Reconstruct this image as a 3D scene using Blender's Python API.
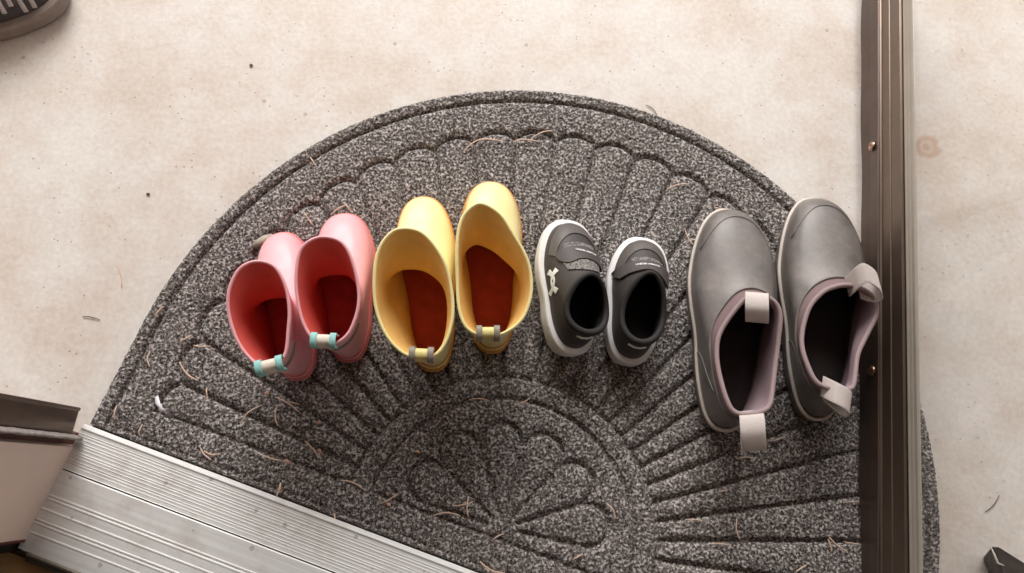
import bpy, bmesh, math, random
import numpy as np
from mathutils import Vector, Matrix
from mathutils.bvhtree import BVHTree
from mathutils.kdtree import KDTree

random.seed(7); rng = np.random.default_rng(7)
for o in list(bpy.data.objects): bpy.data.objects.remove(o, do_unlink=True)
S = bpy.context.scene
COL = S.collection
PI = math.pi

# ------------------------------------------------------------------ camera
FPX, CX, CY, CAMH = 700.0, 512.0, 286.5, 0.80
_n = np.array([(466 - CX) / FPX, -(478 - CY) / FPX, -1.0]); _n /= np.linalg.norm(_n)
_Z = -_n; _Y = np.array([0, 1, 0.]) - _Z[1] * _Z; _Y /= np.linalg.norm(_Y); _X = np.cross(_Y, _Z)
RC = np.array([_X, _Y, _Z])
cam = bpy.data.cameras.new('camera'); camo = bpy.data.objects.new('camera', cam); COL.objects.link(camo)
cam.sensor_fit = 'HORIZONTAL'; cam.sensor_width = 36; cam.lens = 36 * FPX / 1024; cam.clip_start = .01
M4 = Matrix([list(RC[i]) + [0] for i in range(3)] + [[0, 0, 0, 1]])
camo.matrix_world = Matrix.Translation((0, 0, CAMH)) @ M4
S.camera = camo

# ------------------------------------------------------------------ light
S.view_settings.view_transform = 'Standard'; S.view_settings.look = 'None'
S.view_settings.gamma = 1; S.view_settings.use_curve_mapping = False
S.view_settings.exposure = 0.66
W = bpy.data.worlds.new('sky'); S.world = W; W.use_nodes = True
wn = W.node_tree; wn.nodes.clear()
wo = wn.nodes.new('ShaderNodeOutputWorld'); bg = wn.nodes.new('ShaderNodeBackground')
tc = wn.nodes.new('ShaderNodeTexCoord'); sp = wn.nodes.new('ShaderNodeSeparateXYZ')
cr = wn.nodes.new('ShaderNodeValToRGB'); mr = wn.nodes.new('ShaderNodeMapRange')
wn.links.new(tc.outputs['Generated'], sp.inputs[0]); wn.links.new(sp.outputs['Y'], mr.inputs['Value'])
mr.inputs['From Min'].default_value = -1; mr.inputs['From Max'].default_value = 1
wn.links.new(mr.outputs[0], cr.inputs[0]); wn.links.new(cr.outputs[0], bg.inputs[0]); wn.links.new(bg.outputs[0], wo.inputs[0])
cr.color_ramp.elements[0].color = (.55, .55, .57, 1); cr.color_ramp.elements[1].color = (1.0, 1.0, 1.0, 1)
bg.inputs[1].default_value = .78
sun = bpy.data.lights.new('sun', 'SUN'); suno = bpy.data.objects.new('sun', sun); COL.objects.link(suno)
sun.energy = 3.4; sun.angle = math.radians(42); sun.color = (1, .985, .96)
suno.rotation_euler = Vector((-.15, 1.0, .92)).to_track_quat('Z', 'Y').to_euler()

# ------------------------------------------------------------------ helpers
def at(px, py, z=0.0):
    d = RC @ np.array([(px - CX) / FPX, -(py - CY) / FPX, -1.0]); t = (z - CAMH) / d[2]
    return Vector((d[0] * t, d[1] * t, z))
_o = at(93, 430, .02); _e = at(470, 573, .02) - _o; _e.z = 0; _e.normalize()
TU = _e.copy(); TV = Vector((-TU.y, TU.x, 0))          # along the threshold; out of the house
def TH(s, w, z=0.0):                                    # threshold frame: w grows into the house
    return Vector((_o.x, _o.y, 0)) + TU * s - TV * w + Vector((0, 0, z))
_mo = at(93, 430, .012)
def MT(u, v, z=0.0): return Vector((_mo.x, _mo.y, 0)) + TU * u + TV * v + Vector((0, 0, z))

def mesh_obj(name, verts, faces, mat=None, parent=None, smooth=False):
    me = bpy.data.meshes.new(name); me.from_pydata([tuple(v) for v in verts], [], faces)
    bm = bmesh.new(); bm.from_mesh(me); bmesh.ops.recalc_face_normals(bm, faces=bm.faces); bm.to_mesh(me); bm.free()
    if smooth: me.polygons.foreach_set('use_smooth', [True] * len(me.polygons))
    if mat: me.materials.append(mat)
    o = bpy.data.objects.new(name, me); COL.objects.link(o)
    if parent: o.parent = parent
    return o
def empty(name, loc=(0, 0, 0), rz=0.0, rx=0.0, ry=0.0):
    o = bpy.data.objects.new(name, None); COL.objects.link(o); o.location = loc
    o.rotation_euler = (rx, ry, rz); o.empty_display_size = .03; return o
def tag(o, label=None, cat=None, group=None, kind=None):
    if label: o['label'] = label
    if cat: o['category'] = cat
    if group: o['group'] = group
    if kind: o['kind'] = kind
    return o
def prism(name, pts, z0, z1, mat, parent=None, bevel=0.0):
    n = len(pts); vs = [(p[0], p[1], z0) for p in pts] + [(p[0], p[1], z1) for p in pts]
    fs = [tuple(range(n)), tuple(range(n, 2 * n))] + [(i, (i + 1) % n, n + (i + 1) % n, n + i) for i in range(n)]
    o = mesh_obj(name, vs, fs, mat, parent)
    if bevel:
        b = o.modifiers.new('bevel', 'BEVEL'); b.width = bevel; b.segments = 3; b.limit_method = 'ANGLE'
    return o
def extrude_path(name, prof, A, B, side, mat, parent=None, smooth=False, closed=True):
    """profile (d,z) swept from A to B; d along 'side'."""
    n = len(prof); vs = [P + side * d + Vector((0, 0, z)) for P in (A, B) for d, z in prof]
    fs = [(i, (i + 1) % n, n + (i + 1) % n, n + i) for i in range(n if closed else n - 1)]
    if closed: fs += [tuple(range(n)), tuple(range(n, 2 * n))]
    return mesh_obj(name, vs, fs, mat, parent, smooth)
def tube(name, pts, r, mat, parent=None, seg=8, closed=False, rad=None, flat=1.0):
    pts = [Vector(p) for p in pts]; n = len(pts); vs = []; fs = []; up = Vector((0, 0, 1))
    for i, p in enumerate(pts):
        a = pts[(i - 1) % n] if (closed or i > 0) else p; b = pts[(i + 1) % n] if (closed or i < n - 1) else p
        t = (b - a).normalized(); s = t.cross(up)
        if s.length < 1e-4: s = t.cross(Vector((0, 1, 0)))
        s.normalize(); w = s.cross(t).normalized(); rr = rad[i] if rad else r
        for k in range(seg):
            c = 2 * PI * k / seg; vs.append(p + s * math.cos(c) * rr + w * math.sin(c) * rr * flat)
    m = n if closed else n - 1
    for i in range(m):
        for k in range(seg):
            j = (i + 1) % n; fs.append((i * seg + k, i * seg + (k + 1) % seg, j * seg + (k + 1) % seg, j * seg + k))
    if not closed: fs += [tuple(range(seg)), tuple(range((n - 1) * seg, n * seg))]
    return mesh_obj(name, vs, fs, mat, parent, True)

# ------------------------------------------------------------------ materials
def srgb(r, g, b): return tuple(((c / 255) / 12.92 if c / 255 <= .04045 else ((c / 255 + .055) / 1.055) ** 2.4) for c in (r, g, b)) + (1,)
class NT:
    def __init__(s, name):
        s.m = bpy.data.materials.new(name); s.m.use_nodes = True; s.t = s.m.node_tree
        s.b = s.t.nodes['Principled BSDF']; s.out = s.t.nodes['Material Output']
        s.co = s.t.nodes.new('ShaderNodeTexCoord').outputs['Object']
    def n(s, k, **kw):
        x = s.t.nodes.new(k)
        for a, v in kw.items(): setattr(x, a, v)
        return x
    def l(s, a, b): s.t.links.new(a, b)
    def noise(s, scale, detail=3, rough=.6, co=None):
        x = s.n('ShaderNodeTexNoise'); x.inputs['Scale'].default_value = scale; x.inputs['Detail'].default_value = detail
        x.inputs['Roughness'].default_value = rough; s.l(co or s.co, x.inputs['Vector']); return x.outputs['Fac']
    def ramp(s, f, stops, interp='LINEAR'):
        x = s.n('ShaderNodeValToRGB'); s.l(f, x.inputs[0]); e = x.color_ramp.elements; x.color_ramp.interpolation = interp
        while len(e) < len(stops): e.new(.5)
        for i, (p, c) in enumerate(stops): e[i].position = p; e[i].color = c if len(c) == 4 else (*c, 1)
        return x.outputs[0]
    def mix(s, f, a, b, mode='MIX'):
        x = s.n('ShaderNodeMix', data_type='RGBA', blend_type=mode)
        if isinstance(f, (int, float)): x.inputs[0].default_value = f
        else: s.l(f, x.inputs[0])
        for q, i in ((a, 6), (b, 7)):
            if isinstance(q, tuple): x.inputs[i].default_value = q
            else: s.l(q, x.inputs[i])
        return x.outputs[2]
    def math(s, op, a, b=None, c=None):
        x = s.n('ShaderNodeMath', operation=op)
        for i, q in enumerate((a, b, c)):
            if q is None: continue
            if isinstance(q, (int, float)): x.inputs[i].default_value = q
            else: s.l(q, x.inputs[i])
        return x.outputs[0]
    def bump(s, h, dist=.001, st=1.0):
        x = s.n('ShaderNodeBump'); x.inputs['Distance'].default_value = dist; x.inputs['Strength'].default_value = st
        s.l(h, x.inputs['Height']); s.l(x.outputs[0], s.b.inputs['Normal'])
    def scaled(s, sc):
        x = s.n('ShaderNodeMapping'); x.inputs['Scale'].default_value = sc; s.l(s.co, x.inputs['Vector']); return x.outputs[0]
    def set(s, col=None, rough=None, metal=None, **kw):
        if col is not None:
            if isinstance(col, tuple): s.b.inputs['Base Color'].default_value = col
            else: s.l(col, s.b.inputs['Base Color'])
        if rough is not None:
            if isinstance(rough, (int, float)): s.b.inputs['Roughness'].default_value = rough
            else: s.l(rough, s.b.inputs['Roughness'])
        if metal is not None: s.b.inputs['Metallic'].default_value = metal
        for k, v in kw.items(): s.b.inputs[k.replace('_', ' ')].default_value = v
        return s
def simple(name, col, rough=.5, metal=0.0, var=.12, scale=60, bump=0.0, bscale=300, **kw):
    t = NT(name); f = t.noise(scale, 4)
    dark = tuple(c * (1 - var) for c in col[:3]) + (1,); lite = tuple(min(1, c * (1 + var)) for c in col[:3]) + (1,)
    t.set(t.ramp(f, [(.3, dark), (.7, lite)]), rough, metal, **kw)
    if bump: t.bump(t.noise(bscale, 3), bump)
    return t.m

def concrete_mat():
    t = NT('concrete')
    big = t.noise(2.2, 5, .6); mid = t.noise(9, 6, .65); fine = t.noise(160, 4, .6)
    c = t.ramp(big, [(.3, srgb(208, 191, 177)), (.5, srgb(221, 209, 199)), (.72, srgb(227, 221, 214))])
    c = t.mix(.5, c, t.ramp(mid, [(.38, srgb(198, 179, 163)), (.6, srgb(230, 226, 222))]))
    c = t.mix(t.math('MULTIPLY', t.ramp(t.noise(30, 3), [(.5, (0, 0, 0)), (.75, (1, 1, 1))]), .25), c, srgb(200, 178, 160))
    c = t.mix(.22, c, t.ramp(fine, [(.3, srgb(185, 170, 158)), (.7, srgb(246, 242, 236))]))
    # small dark pits and grains, clustered
    vo = t.n('ShaderNodeTexVoronoi', feature='F1'); vo.inputs['Scale'].default_value = 85; t.l(t.co, vo.inputs['Vector'])
    pit = t.math('MULTIPLY', t.math('LESS_THAN', vo.outputs['Distance'], .10), t.math('GREATER_THAN', t.noise(14, 2), .50))
    c = t.mix(t.math('MULTIPLY', pit, .55), c, srgb(120, 98, 82))
    vo2 = t.n('ShaderNodeTexVoronoi', feature='F1'); vo2.inputs['Scale'].default_value = 17; t.l(t.co, vo2.inputs['Vector'])
    pit2 = t.math('MULTIPLY', t.math('LESS_THAN', vo2.outputs['Distance'], .045), .5)
    c = t.mix(pit2, c, srgb(150, 125, 105))
    # the round brown water stain beyond the door
    p = at(927, 147, 0)
    sub = t.n('ShaderNodeVectorMath', operation='SUBTRACT'); t.l(t.co, sub.inputs[0]); sub.inputs[1].default_value = p
    ln = t.n('ShaderNodeVectorMath', operation='LENGTH'); t.l(sub.outputs[0], ln.inputs[0])
    d = t.math('ADD', ln.outputs['Value'], t.math('MULTIPLY', t.math('SUBTRACT', t.noise(70, 3), .5), .014))
    ring = t.ramp(d, [(.0, (.75, .75, .75)), (.008, (.3, .3, .3)), (.0145, (.85, .85, .85)), (.0175, (0, 0, 0))])
    c = t.mix(t.math('MULTIPLY', ring, .95), c, srgb(178, 128, 88))
    t.set(c, t.ramp(mid, [(.3, (.42,) * 3), (.7, (.62,) * 3)]), Specular_IOR_Level=.45)
    t.bump(t.math('ADD', t.math('MULTIPLY', fine, .5), mid), .0012, .5)
    return t.m
def mat_mat():
    t = NT('carpet_fibre')
    f1 = t.noise(330, 1.5, .6); f2 = t.noise(560, 1, .6); big = t.noise(6, 3)
    c = t.ramp(f1, [(.38, srgb(24, 21, 21)), (.46, srgb(70, 64, 61)), (.54, srgb(118, 110, 106)), (.64, srgb(214, 206, 202))])
    c = t.mix(.3, c, t.ramp(f2, [(.40, srgb(30, 27, 26)), (.60, srgb(190, 182, 178))]))
    c = t.mix(t.math('MULTIPLY', t.ramp(big, [(.4, (0, 0, 0)), (.7, (1, 1, 1))]), .12), c, srgb(124, 108, 96))
    t.set(c, .92, Specular_IOR_Level=.25)
    t.bump(f1, .0016, .8); return t.m
def alu_mat():
    t = NT('brushed_aluminium')
    mp = t.n('ShaderNodeMapping'); mp.inputs['Rotation'].default_value = (0, 0, -math.atan2(TU.y, TU.x)); t.l(t.co, mp.inputs[0])
    m2 = t.n('ShaderNodeMapping'); m2.inputs['Scale'].default_value = (4, 260, 260); t.l(mp.outputs[0], m2.inputs[0])
    st = t.noise(1, 4, .7, m2.outputs[0]); bl = t.noise(30, 4)
    c = t.ramp(st, [(.3, srgb(222, 219, 216)), (.7, srgb(246, 245, 243))])
    c = t.mix(t.math('MULTIPLY', t.ramp(bl, [(.52, (0, 0, 0)), (.75, (1, 1, 1))]), .4), c, srgb(176, 164, 148))
    vo = t.n('ShaderNodeTexVoronoi', feature='F1'); vo.inputs['Scale'].default_value = 38; t.l(t.co, vo.inputs['Vector'])
    c = t.mix(t.math('MULTIPLY', t.math('LESS_THAN', vo.outputs['Distance'], .1), .45), c, srgb(130, 124, 118))
    t.set(c, .48, .12); t.bump(st, .0001, .4); return t.m
M = dict(
    concrete=concrete_mat(), carpet=mat_mat(), alu=alu_mat(),
    backing=simple('black_rubber', srgb(52, 44, 42), .7, bump=.0012, bscale=120),
    bronze=simple('bronze_painted_aluminium', srgb(112, 96, 84), .32, .7, .08, 40),
    bronze_dark=simple('bronze_vinyl', srgb(86, 70, 62), .36, .5, .15, 30),
    bead=simple('glazing_bead', srgb(170, 160, 148), .4, .3, .06, 30),
    gasket=simple('black_gasket', srgb(30, 24, 22), .6),
    screw=simple('brass_screw', srgb(170, 140, 122), .3, .9),
    pile=simple('weatherstrip_pile', srgb(176, 166, 160), .95, 0, .3, 200, .002, 500),
    jamb=simple('tan_paint', srgb(240, 216, 200), .5, 0, .04, 12),
    bead_shade_brown=simple('brown_bead_and_shade', srgb(92, 48, 36), .6, 0, .2, 30),  # brown of the inner bead; also stands in for shade in the recess
    wood=None,
    white=simple('white_paint', srgb(225, 222, 216), .6, 0, .03, 6),
    siding=simple('siding_paint', srgb(150, 138, 128), .6, 0, .03, 6),
    shade_roof=simple('light_shaping_roof', srgb(120, 100, 84), .6, 0, .1, 4),  # dark tone chosen to lower ambient light near the house
    dim=simple('interior_paint', srgb(140, 130, 120), .7, 0, .03, 6),
    needle=simple('dry_needle', srgb(226, 194, 172), .6, 0, .25, 90),
    needle_dark=simple('dark_twig', srgb(110, 92, 78), .7, 0, .3, 90),
    seed=simple('seed_husk', srgb(214, 160, 134), .6, 0, .2, 200),
    lint=simple('white_lint', srgb(236, 234, 238), .8, 0, .05, 200),
)
def wood_mat():
    t = NT('oak_boards'); w = t.noise(1, 5, .6, t.scaled((6, 60, 60)))
    t.set(t.ramp(w, [(.3, srgb(176, 134, 88)), (.7, srgb(222, 184, 134))]), .4); return t.m
M['wood'] = wood_mat()
def glass_mat():
    t = NT('door_glass'); g = t.n('ShaderNodeBsdfGlossy'); g.inputs['Roughness'].default_value = .02
    tr = t.n('ShaderNodeBsdfTransparent'); tr.inputs[0].default_value = (.965, .965, .96, 1)
    lw = t.n('ShaderNodeLayerWeight'); lw.inputs[0].default_value = .5
    fz = t.math('ADD', t.math('MULTIPLY', t.math('POWER', lw.outputs['Facing'], 5.0), .9), .04)
    mx = t.n('ShaderNodeMixShader'); t.l(fz, mx.inputs[0]); t.l(tr.outputs[0], mx.inputs[1]); t.l(g.outputs[0], mx.inputs[2])
    df = t.n('ShaderNodeBsdfDiffuse'); df.inputs[0].default_value = (.8, .8, .8, 1)
    sm = t.math('MULTIPLY', t.ramp(t.noise(5, 5), [(.45, (0, 0, 0)), (.75, (1, 1, 1))]), .05)
    mx2 = t.n('ShaderNodeMixShader'); t.l(sm, mx2.inputs[0]); t.l(mx.outputs[0], mx2.inputs[1]); t.l(df.outputs[0], mx2.inputs[2])
    t.l(mx2.outputs[0], t.out.inputs[0]); return t.m
M['glass'] = glass_mat()

# ------------------------------------------------------------------ ground, house shell
g = mesh_obj('floor', [(-3.5, -.6, 0), (3.5, -.6, 0), (3.5, 4.5, 0), (-3.5, 4.5, 0), (-3.5, -.6, -.1), (3.5, -.6, -.1), (3.5, 4.5, -.1), (-3.5, 4.5, -.1)],
             [(0, 1, 2, 3), (4, 5, 6, 7), (0, 1, 5, 4), (1, 2, 6, 5), (2, 3, 7, 6), (3, 0, 4, 7)], M['concrete']); tag(g, kind='structure')
DW = .935        # door opening along the threshold
def tprism(name, s0, s1, w0, w1, z0, z1, mat, parent=None, bevel=0):
    return prism(name, [TH(s0, w0), TH(s1, w0), TH(s1, w1), TH(s0, w1)], z0, z1, mat, parent, bevel)
# interior floor (wood boards) one step behind the threshold
tag(tprism('floor', -1.3, 2.2, .1375, 2.6, -.1, .012, M['wood']), kind='structure')
tag(tprism('wall_left', -2.6, -.075, .02, .15, 0, 2.7, M['siding']), kind='structure')
tag(tprism('wall_right', DW + .075, 3.2, .02, .15, 0, 2.7, M['siding']), kind='structure')
tag(tprism('wall_above_door', -.075, DW + .075, .02, .15, 2.12, 2.7, M['siding']), kind='structure')
tag(tprism('wall_inner_left', -1.3, -1.2, .15, 2.6, 0, 2.5, M['dim']), kind='structure')
tag(tprism('wall_inner_right', 2.1, 2.2, .15, 2.6, 0, 2.5, M['dim']), kind='structure')
tag(tprism('wall_inner_back', -1.3, 2.2, 2.6, 2.7, 0, 2.5, M['dim']), kind='structure')
tag(tprism('ceiling', -1.3, 2.2, .15, 2.7, 2.5, 2.6, M['white']), kind='structure')
tag(tprism('ceiling', -2.6, 3.2, -2.5, .02, 2.6, 2.7, M['shade_roof']), kind='structure')  # unseen roof added outside so light enters low and falls off inward

# ------------------------------------------------------------------ threshold (trim_1)
thr = empty('trim_1', TH(0, 0)); tag(thr, kind='structure'); thr.location = (0, 0, 0)
def ridge(w, h=.00055, r=.0008): return [(w - r * 1.6, .0), (w - r, h * .8), (w, h), (w + r, h * .8), (w + r * 1.6, .0)]
prof = [(-.001, .004), (-.0025, .017), (-.001, .0195), (.0018, .0205), (.004, .0195)]
for k in range(12):
    w_ = .0058 + k * .0031 + (.0006 if k % 3 == 0 else 0); prof += [(w_, .01950), (w_ + .0004, .01968), (w_ + .0011, .01968), (w_ + .0015, .01950)]
prof += [(.0445, .0195), (.0450, .0205), (.0452, .004)]
extrude_path('ribbed_nosing', prof, TH(-.012, 0), TH(DW, 0), -TV, M['alu'], thr)
prof = [(.0466, .004), (.0466, .0205), (.0475, .0212)]
for w in (.073, .0765, .087, .098, .1015, .111): prof += [(a, .0212 + b) for a, b in ridge(w)]
prof += [(.1285, .0212), (.1285, .004)]
extrude_path('sill_plate', prof, TH(-.012, 0), TH(DW, 0), -TV, M['alu'], thr)
extrude_path('joint_gap', [(.0452, .004), (.0466, .004), (.0466, .018), (.0452, .018)], TH(-.012, 0), TH(DW, 0), -TV, M['gasket'], thr)
extrude_path('seal_strip', [(.1285, .004), (.1285, .0222), (.130, .024), (.1318, .024), (.133, .0215), (.1375, .0205), (.1375, .004)],
             TH(0.0, 0), TH(DW, 0), -TV, simple('dull_metal', srgb(120, 112, 100), .4, .6), thr)

# ------------------------------------------------------------------ door jambs (trim_2 left, trim_3 right)
def jamb(name, mirror):
    e = empty(name); tag(e, kind='structure')
    f = (lambda s: s) if not mirror else (lambda s: DW - .012 - s)
    def pr(nm, pts, z0, z1, mat, bev=0): return prism(nm, [TH(f(s), w) for s, w in pts], z0, z1, mat, e, bev)
    pr('jamb_board', [(-.0103, .0224), (-.0100, .1205), (-.074, .1205), (-.074, .0224)], .0, 2.1, M['jamb'], .0008)
    pr('storm_frame', [(-.0217, -.0165), (-.0205, -.0145), (-.0216, -.0125), (-.0172, .0080), (-.0172, .0100), (-.074, .0100), (-.074, .0085), (-.0200, .0075), (-.0236, -.0120), (-.0236, -.0165)], .0225, 2.12, M['bronze'], .0003)
    pr('frame_recess', [(-.020, .0100), (-.020, .0224), (-.074, .0224), (-.074, .0100)], .0, 2.1, M['bead_shade_brown'])  # red-brown shadow of the gap put into this strip's colour
    pr('inner_stop', [(-.0150, .1205), (-.0150, .1330), (-.074, .1330), (-.074, .1205)], .0, 2.1, M['gasket'])
    pr('inner_bead', [(-.0085, .1190), (-.0085, .1213), (-.015, .1213), (-.015, .1190)], .0, 2.1, M['bead_shade_brown'])
    # fuzzy pile weatherstrip, lumpy rod
    n = 260; vs = []; fs = []; seg = 8
    for i in range(n):
        z = .0225 + (2.05) * i / (n - 1); j = 1 + .22 * (random.random() - .5)
        for k in range(seg):
            c = 2 * PI * k / seg; p = TH(f(-.0105 + .0078 * j * math.cos(c)), .0121 + .0024 * math.sin(c) * j, z); vs.append(p)
    for i in range(n - 1):
        for k in range(seg): fs.append((i * seg + k, i * seg + (k + 1) % seg, (i + 1) * seg + (k + 1) % seg, (i + 1) * seg + k))
    fs += [tuple(range(seg)), tuple(range((n - 1) * seg, n * seg))]
    mesh_obj('pile_weatherstrip', vs, fs, M['pile'], e, True)
    return e
jamb('trim_2', False); jamb('trim_3', True)
hd = empty('trim_4'); tag(hd, kind='structure')
tprism('head_board', -.074, DW + .062, .0224, .1205, 2.1, 2.12, M['jamb'], hd)

# ------------------------------------------------------------------ glass storm door, standing open
A0 = at(863.6, 0, .02); B0 = at(860.2, 573, .02); dd = (B0 - A0); dd.z = 0; dd.normalize()
Dn = Vector((-dd.y, dd.x, 0));  Dn = Dn if Dn.x > 0 else -Dn        # away from the shoes
A0.z = 0; B0.z = 0
H0 = B0 + dd * .155; FE = A0 - dd * .10                                # hinge end and free end
dr = empty('door_1', H0); tag(dr, kind='structure'); dr.location = (0, 0, 0)
# flexible sweep, slightly wavy
n = 90; vs = []; fs = []
for i in range(n):
    P = FE.lerp(H0, i / (n - 1)); q = (P - A0).dot(dd) / (B0 - A0).length
    wv = .0012 * math.sin(q * 9 + .5) - .0032 * max(0, q - .68) * 3 + .0006 * math.sin(q * 31)
    for d, z in ((-.0012 - wv, .0185), (.0003 - wv * .4, .036), (.0006 + wv * .2, .0525), (.0022 + wv * .2, .0535), (.0028, .036), (.0022 - wv, .0185)):
        vs.append(P + Dn * d + Vector((0, 0, z)))
for i in range(n - 1):
    for k in range(6): fs.append((i * 6 + k, i * 6 + (k + 1) % 6, (i + 1) * 6 + (k + 1) % 6, (i + 1) * 6 + k))
fs += [tuple(range(6)), tuple(range((n - 1) * 6, n * 6))]
mesh_obj('door_sweep', vs, fs, M['bronze_dark'], dr)
rail = extrude_path('bottom_rail', [(.0035, .030), (.0035, .0515), (.0022, .0525), (.0022, .0545), (.0038, .0555), (.0038, .0715), (.0028, .0722), (.0028, .0736), (.0038, .0743), (.0038, .0925), (.0026, .0938), (.0026, .0955), (.0050, .0965),
                             (.0175, .0960), (.0175, .030)], FE, H0, Dn, M['bronze'], dr)
extrude_path('gasket', [(.0050, .0965), (.0046, .1005), (.0130, .1005), (.0130, .0960)], FE, H0, Dn, M['gasket'], dr)
extrude_path('glazing_bead', [(.0040, .1005), (.0030, .1030), (.0040, .1060), (.0036, .1070), (.0040, .1095), (.0044, .1105), (.0046, .1150), (.0056, .1172), (.0066, .1175), (.0066, .1005)], FE, H0, Dn, M['bead'], dr)
extrude_path('glazing_bead', [(.0092, .1005), (.0092, .1090), (.0120, .1060), (.0125, .1005)], FE, H0, Dn, M['bead'], dr)
extrude_path('glass_pane', [(.0066, .1030), (.0066, 1.96), (.0092, 1.96), (.0092, .1030)], FE - dd * -.03, H0 - dd * .03, Dn, M['glass'], dr)
for nm, a, b in (('hinge_stile', H0 - dd * .045, H0), ('latch_stile', FE, FE + dd * .045)):
    extrude_path(nm, [(.0038, .0965), (.0038, 2.0), (.0175, 2.0), (.0175, .0965)], a, b, Dn, M['bronze'], dr)
extrude_path('top_rail', [(.0038, 1.95), (.0038, 2.0), (.0175, 2.0), (.0175, 1.95)], FE, H0, Dn, M['bronze'], dr)
for px, py in ((876.5, 147), (876.5, 371.5)):
    base = at(px, py, .043); t_ = (base - A0).dot(dd); c = A0 + dd * t_ + Dn * (-.0002) + Vector((0, 0, .043))
    vs = []; fs = []; rings = [(0, .0060), (.0012, .0058), (.0030, .0046), (.0036, .0030), (.0026, .0018), (.0010, .0012), (.0010, .0002)]; sg = 16
    for d, r in rings:
        for k in range(sg):
            a = 2 * PI * k / sg; vs.append(c - Dn * d + dd * (r * math.cos(a)) + Vector((0, 0, r * math.sin(a))))
    for i in range(len(rings) - 1):
        for k in range(sg): fs.append((i * sg + k, i * sg + (k + 1) % sg, (i + 1) * sg + (k + 1) % sg, (i + 1) * sg + k))
    fs += [tuple(range(sg)), tuple(range((len(rings) - 1) * sg, len(rings) * sg))]
    mesh_obj('screw', vs, fs, M['screw'], dr, True)

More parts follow.
